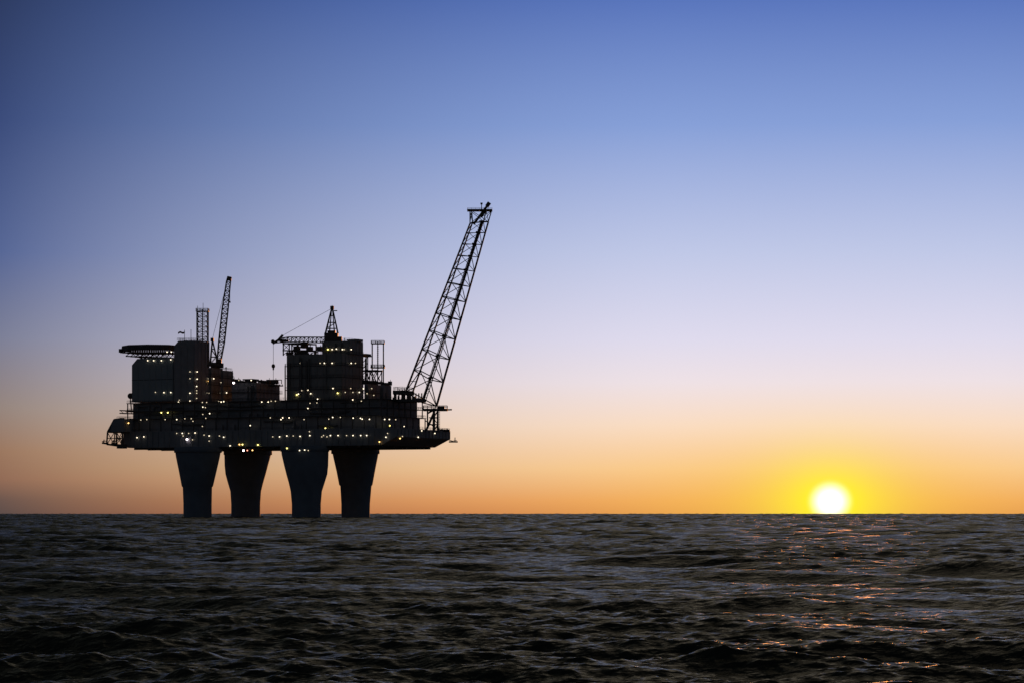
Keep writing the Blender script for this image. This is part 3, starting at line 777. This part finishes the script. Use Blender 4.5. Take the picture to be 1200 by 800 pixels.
kd = B2.dep
kb = W(388, 400.5, kd)
ck = empty('pedestal_crane', 'crane with a pointed mast and horizontal jib on the tall middle block', 'crane', kb, 0, 'pedestal cranes on the platform')
boom_lattice(ck, kb, [((381, 395.2), (381, 401.5), 2.6), ((338, 395), (335.5, 400.5), 2.2), ((328, 396.5), (321.5, 401.8), 1)], 2, (9, 2), .22, .13, kd)
MB().path([W(319.5, 402.5, kd) - kb, W(326, 398.5, kd) - kb, W(331.5, 392.5, kd) - kb], .55, 6).bar(W(326, 398.5, kd) - kb, W(338, 399.5, kd) - kb, .6, 6).bar(W(319.8, 400, kd) - kb + Vector((0, -.3, 0)), W(319.8, 400, kd) - kb + Vector((0, .3, 0)), .9, 12).build('jib_head', M['crane'], ck)
mf = MB()
for o in (-2.2, 2.2):
    for a, b, r in (((381.3, 391), (388.6, 361), .3), ((396, 391), (389.6, 361), .3), ((386, 391), (388.8, 361), .2), ((392, 391), (389.4, 361), .2), ((384.2, 378), (393.5, 378), .16), ((382.6, 385), (394.8, 385), .16), ((386.2, 370), (391.8, 370), .14), ((382.6, 385), (393.5, 378), .12)):
        e = Vector((0, o, 0)); mf.bar(W(*a, kd) - kb + e, W(*b, kd) - kb + e * (.15 if b[1] == 361 else .6), r, 5)
q = W(389.2, 360.5, kd) - kb; mf.box(q.x - .85, q.x + .85, -.8, .8, q.z - .9, q.z + .7).bar((q.x, 0, q.z), (q.x, 0, q.z + 1.1), .15, 5).box(q.x + .8, q.x + 2.4, -.3, .3, q.z - 1.7, q.z - 1.3)
mf.build('mast_frame', M['crane'], ck)
pn = MB()
for o in (-.5, .5):
    pn.bar(W(388, 362, kd) - kb + Vector((0, o, 0)), W(331.5, 393, kd) - kb + Vector((0, o, 0)), .04, 4)
pn.build('pendant_line', M['steel'], ck)
a = W(380.3, 400.6, kd) - kb; b = W(396.2, 390.5, kd) - kb
MB().box(a.x, b.x, -2.6, 2.6, a.z + .05, b.z).box(b.x - .05, b.x + 1.8, -1.5, 1.5, a.z + .1, b.z - 1.6).box(a.x + 1.5, b.x - 1.2, -2, 2, b.z - .05, b.z + 1.2).build('machinery_house', M['crane'], ck)
hk = MB(); MB().bar(W(320.3, 403, kd) - kb, W(320.3, 426.5, kd) - kb, .09, 4).bar(W(320.3, 430, kd) - kb, W(320.3, 447, kd) - kb, .09, 4).build('hoist_line', M['steel'], ck)
q = W(320.3, 428.6, kd) - kb
MB().sphere(q, .85, 10, 7, 1.25).bar(q + Vector((0, 0, 0)), q + Vector((0, 0, -1.8)), .35, 6).build('hook_block', M['crane'], ck)

# ------------------------------------------------------------------ lamps on the structures, where the photo shows them lit
LAMPS = '''174,422w 181,422w 190,422w 201,421w 196,412w 201,412w 223.5,435d 229.5,435w 223.5,443d 229.5,443.5w 229,452w 229,457d 223.5,460w 229,460d 229,466d 210,470.5w
211,468d 223.5,469w 183,459d 193,459.3w 201,459.2w 242.7,443d 249,443w 243,446o 260,447.5d 274,448p 241,460d 246,460d 258.5,459.5w 264,459.5w 241,471d 246,471d 255,470w 263,470.5w 266,470w
241.5,476.5w 244.5,477d 241.5,485d 249.5,484w 245,489.5d 193,483y 200.5,483y 197.5,491d 169,491.5d 176,491d 211,491w 220.5,490d 228,490d 230,493d 149,495o 241,499d 161.5,512w 169.5,511w 208,507d 214.5,507w
222,507d 229.5,506.5w 215.5,510d 220,514p 226.5,514.5d 240,509d 246,510w 246,516d 258,510d 263,511.5w 270.5,521.5w 279,520o 285,520y 285.5,527p 290,527r 296,526.8o
310.5,470.5w 318,470.5w 321.5,469.5d 326.5,469.5d 348.5,462y 350.5,461w 354.5,457d 362,456.5w 365,460.5w 373,467w 375,471.5d 367,472d 364.5,478w 391,454.5w 396.5,460y 403,459d 412,459d 419.5,459w
409.5,454.5d 426,454.8w 434,454.5d 431,460.5d 436.5,462.5d 417,468w 427,469.5d 320.5,489d 333,491w 335,489w 342.5,489w 360,491d 389,490.5d 393.5,488.5w 402.5,488.5d 417.5,489.3w 426,489.5w 428,490.5w
436.5,490.7w 444,490.7w 449.5,490.7w 457,491d 297,498w 385,501y 363.5,505d 320.5,511d 328.5,511w 337,510w 344.5,510d 352.5,510.5w 361.5,509.5w 375.5,511d 380,509.5d 384,511d 388,509.5w 397,509.5w
407,509.5d 414.5,509.5w 423.5,509.5w 430.5,509.5w 450,498y 467,499w 453,511.5w 469.5,513o 470,510.5d 488.5,511.5w 445.5,517o 495,504w 303,520.5y 337.5,524.5y 351.5,527w 357,526.5w 361,527d 455,507d
385,409y 390,409w 395,408.5w 402,409w 404,409d 410,409w 353,425w 376,425d 381,425w 390,425w 410,425w 415,425d 294.5,445w 280,445d 508,507w'''.split()
bpy.context.view_layer.update()
trees = []
for m in mods:
    for o in m.hit:
        mw = o.matrix_world; trees.append((m, BVHTree.FromPolygons([mw @ v.co for v in o.data.vertices], [tuple(p.vertices) for p in o.data.polygons])))
lamp_mesh = {}
eye = Vector((0, 0, CAM_H))
for s in LAMPS:
    kind = s[-1]; px_, py_ = map(float, s[:-1].split(','))
    d = (W(px_, py_) - eye).normalized(); best = None
    for m, t in trees:
        loc, nor, idx, dist = t.ray_cast(eye, d)
        if loc is not None and (best is None or dist < best[0]): best = (dist, loc, nor, m)
    if best is None:
        best = (0, W(px_, py_, -10), Vector((0, -1, 0)), hull)
    _, loc, nor, m = best
    if nor.dot(d) > 0: nor = -nor
    if kind not in lamp_mesh:
        r = {'p': .48, 'y': .32, 'o': .30, 'd': .25, 'w': .27, 'r': .28}[kind]
        mb = MB().sphere((0, -.55, -.1), r, 10, 7); n1 = len(mb.f)
        mb.bar((0, .35, .15), (0, -.55, .15 + r * .6), .09, 5).bar((0, -.55, r * .55), (0, -.55, r * .95 + .1), r * 1.05, 10, r * .5)
        o = mb.build('work_lamp', [LAMPM[kind], M['steel']], m.root)
        for i, p in enumerate(o.data.polygons): p.material_index = 0 if i < n1 else 1
        lamp_mesh[kind] = o.data
    else:
        o = bpy.data.objects.new('work_lamp', lamp_mesh[kind]); col.objects.link(o); o.parent = m.root
    off = 2.4 if m in (lower, upper) else 0.15
    o.location = m.inv @ (loc + Vector((nor.x, nor.y, 0)).normalized() * off if abs(nor.z) < .9 else loc + Vector((0, -.4, 0)))
    n_ = m.inv.to_3x3() @ nor
    o.rotation_euler = (0, 0, math.atan2(n_.y, n_.x) + math.pi / 2 if abs(nor.z) < .9 else 0)
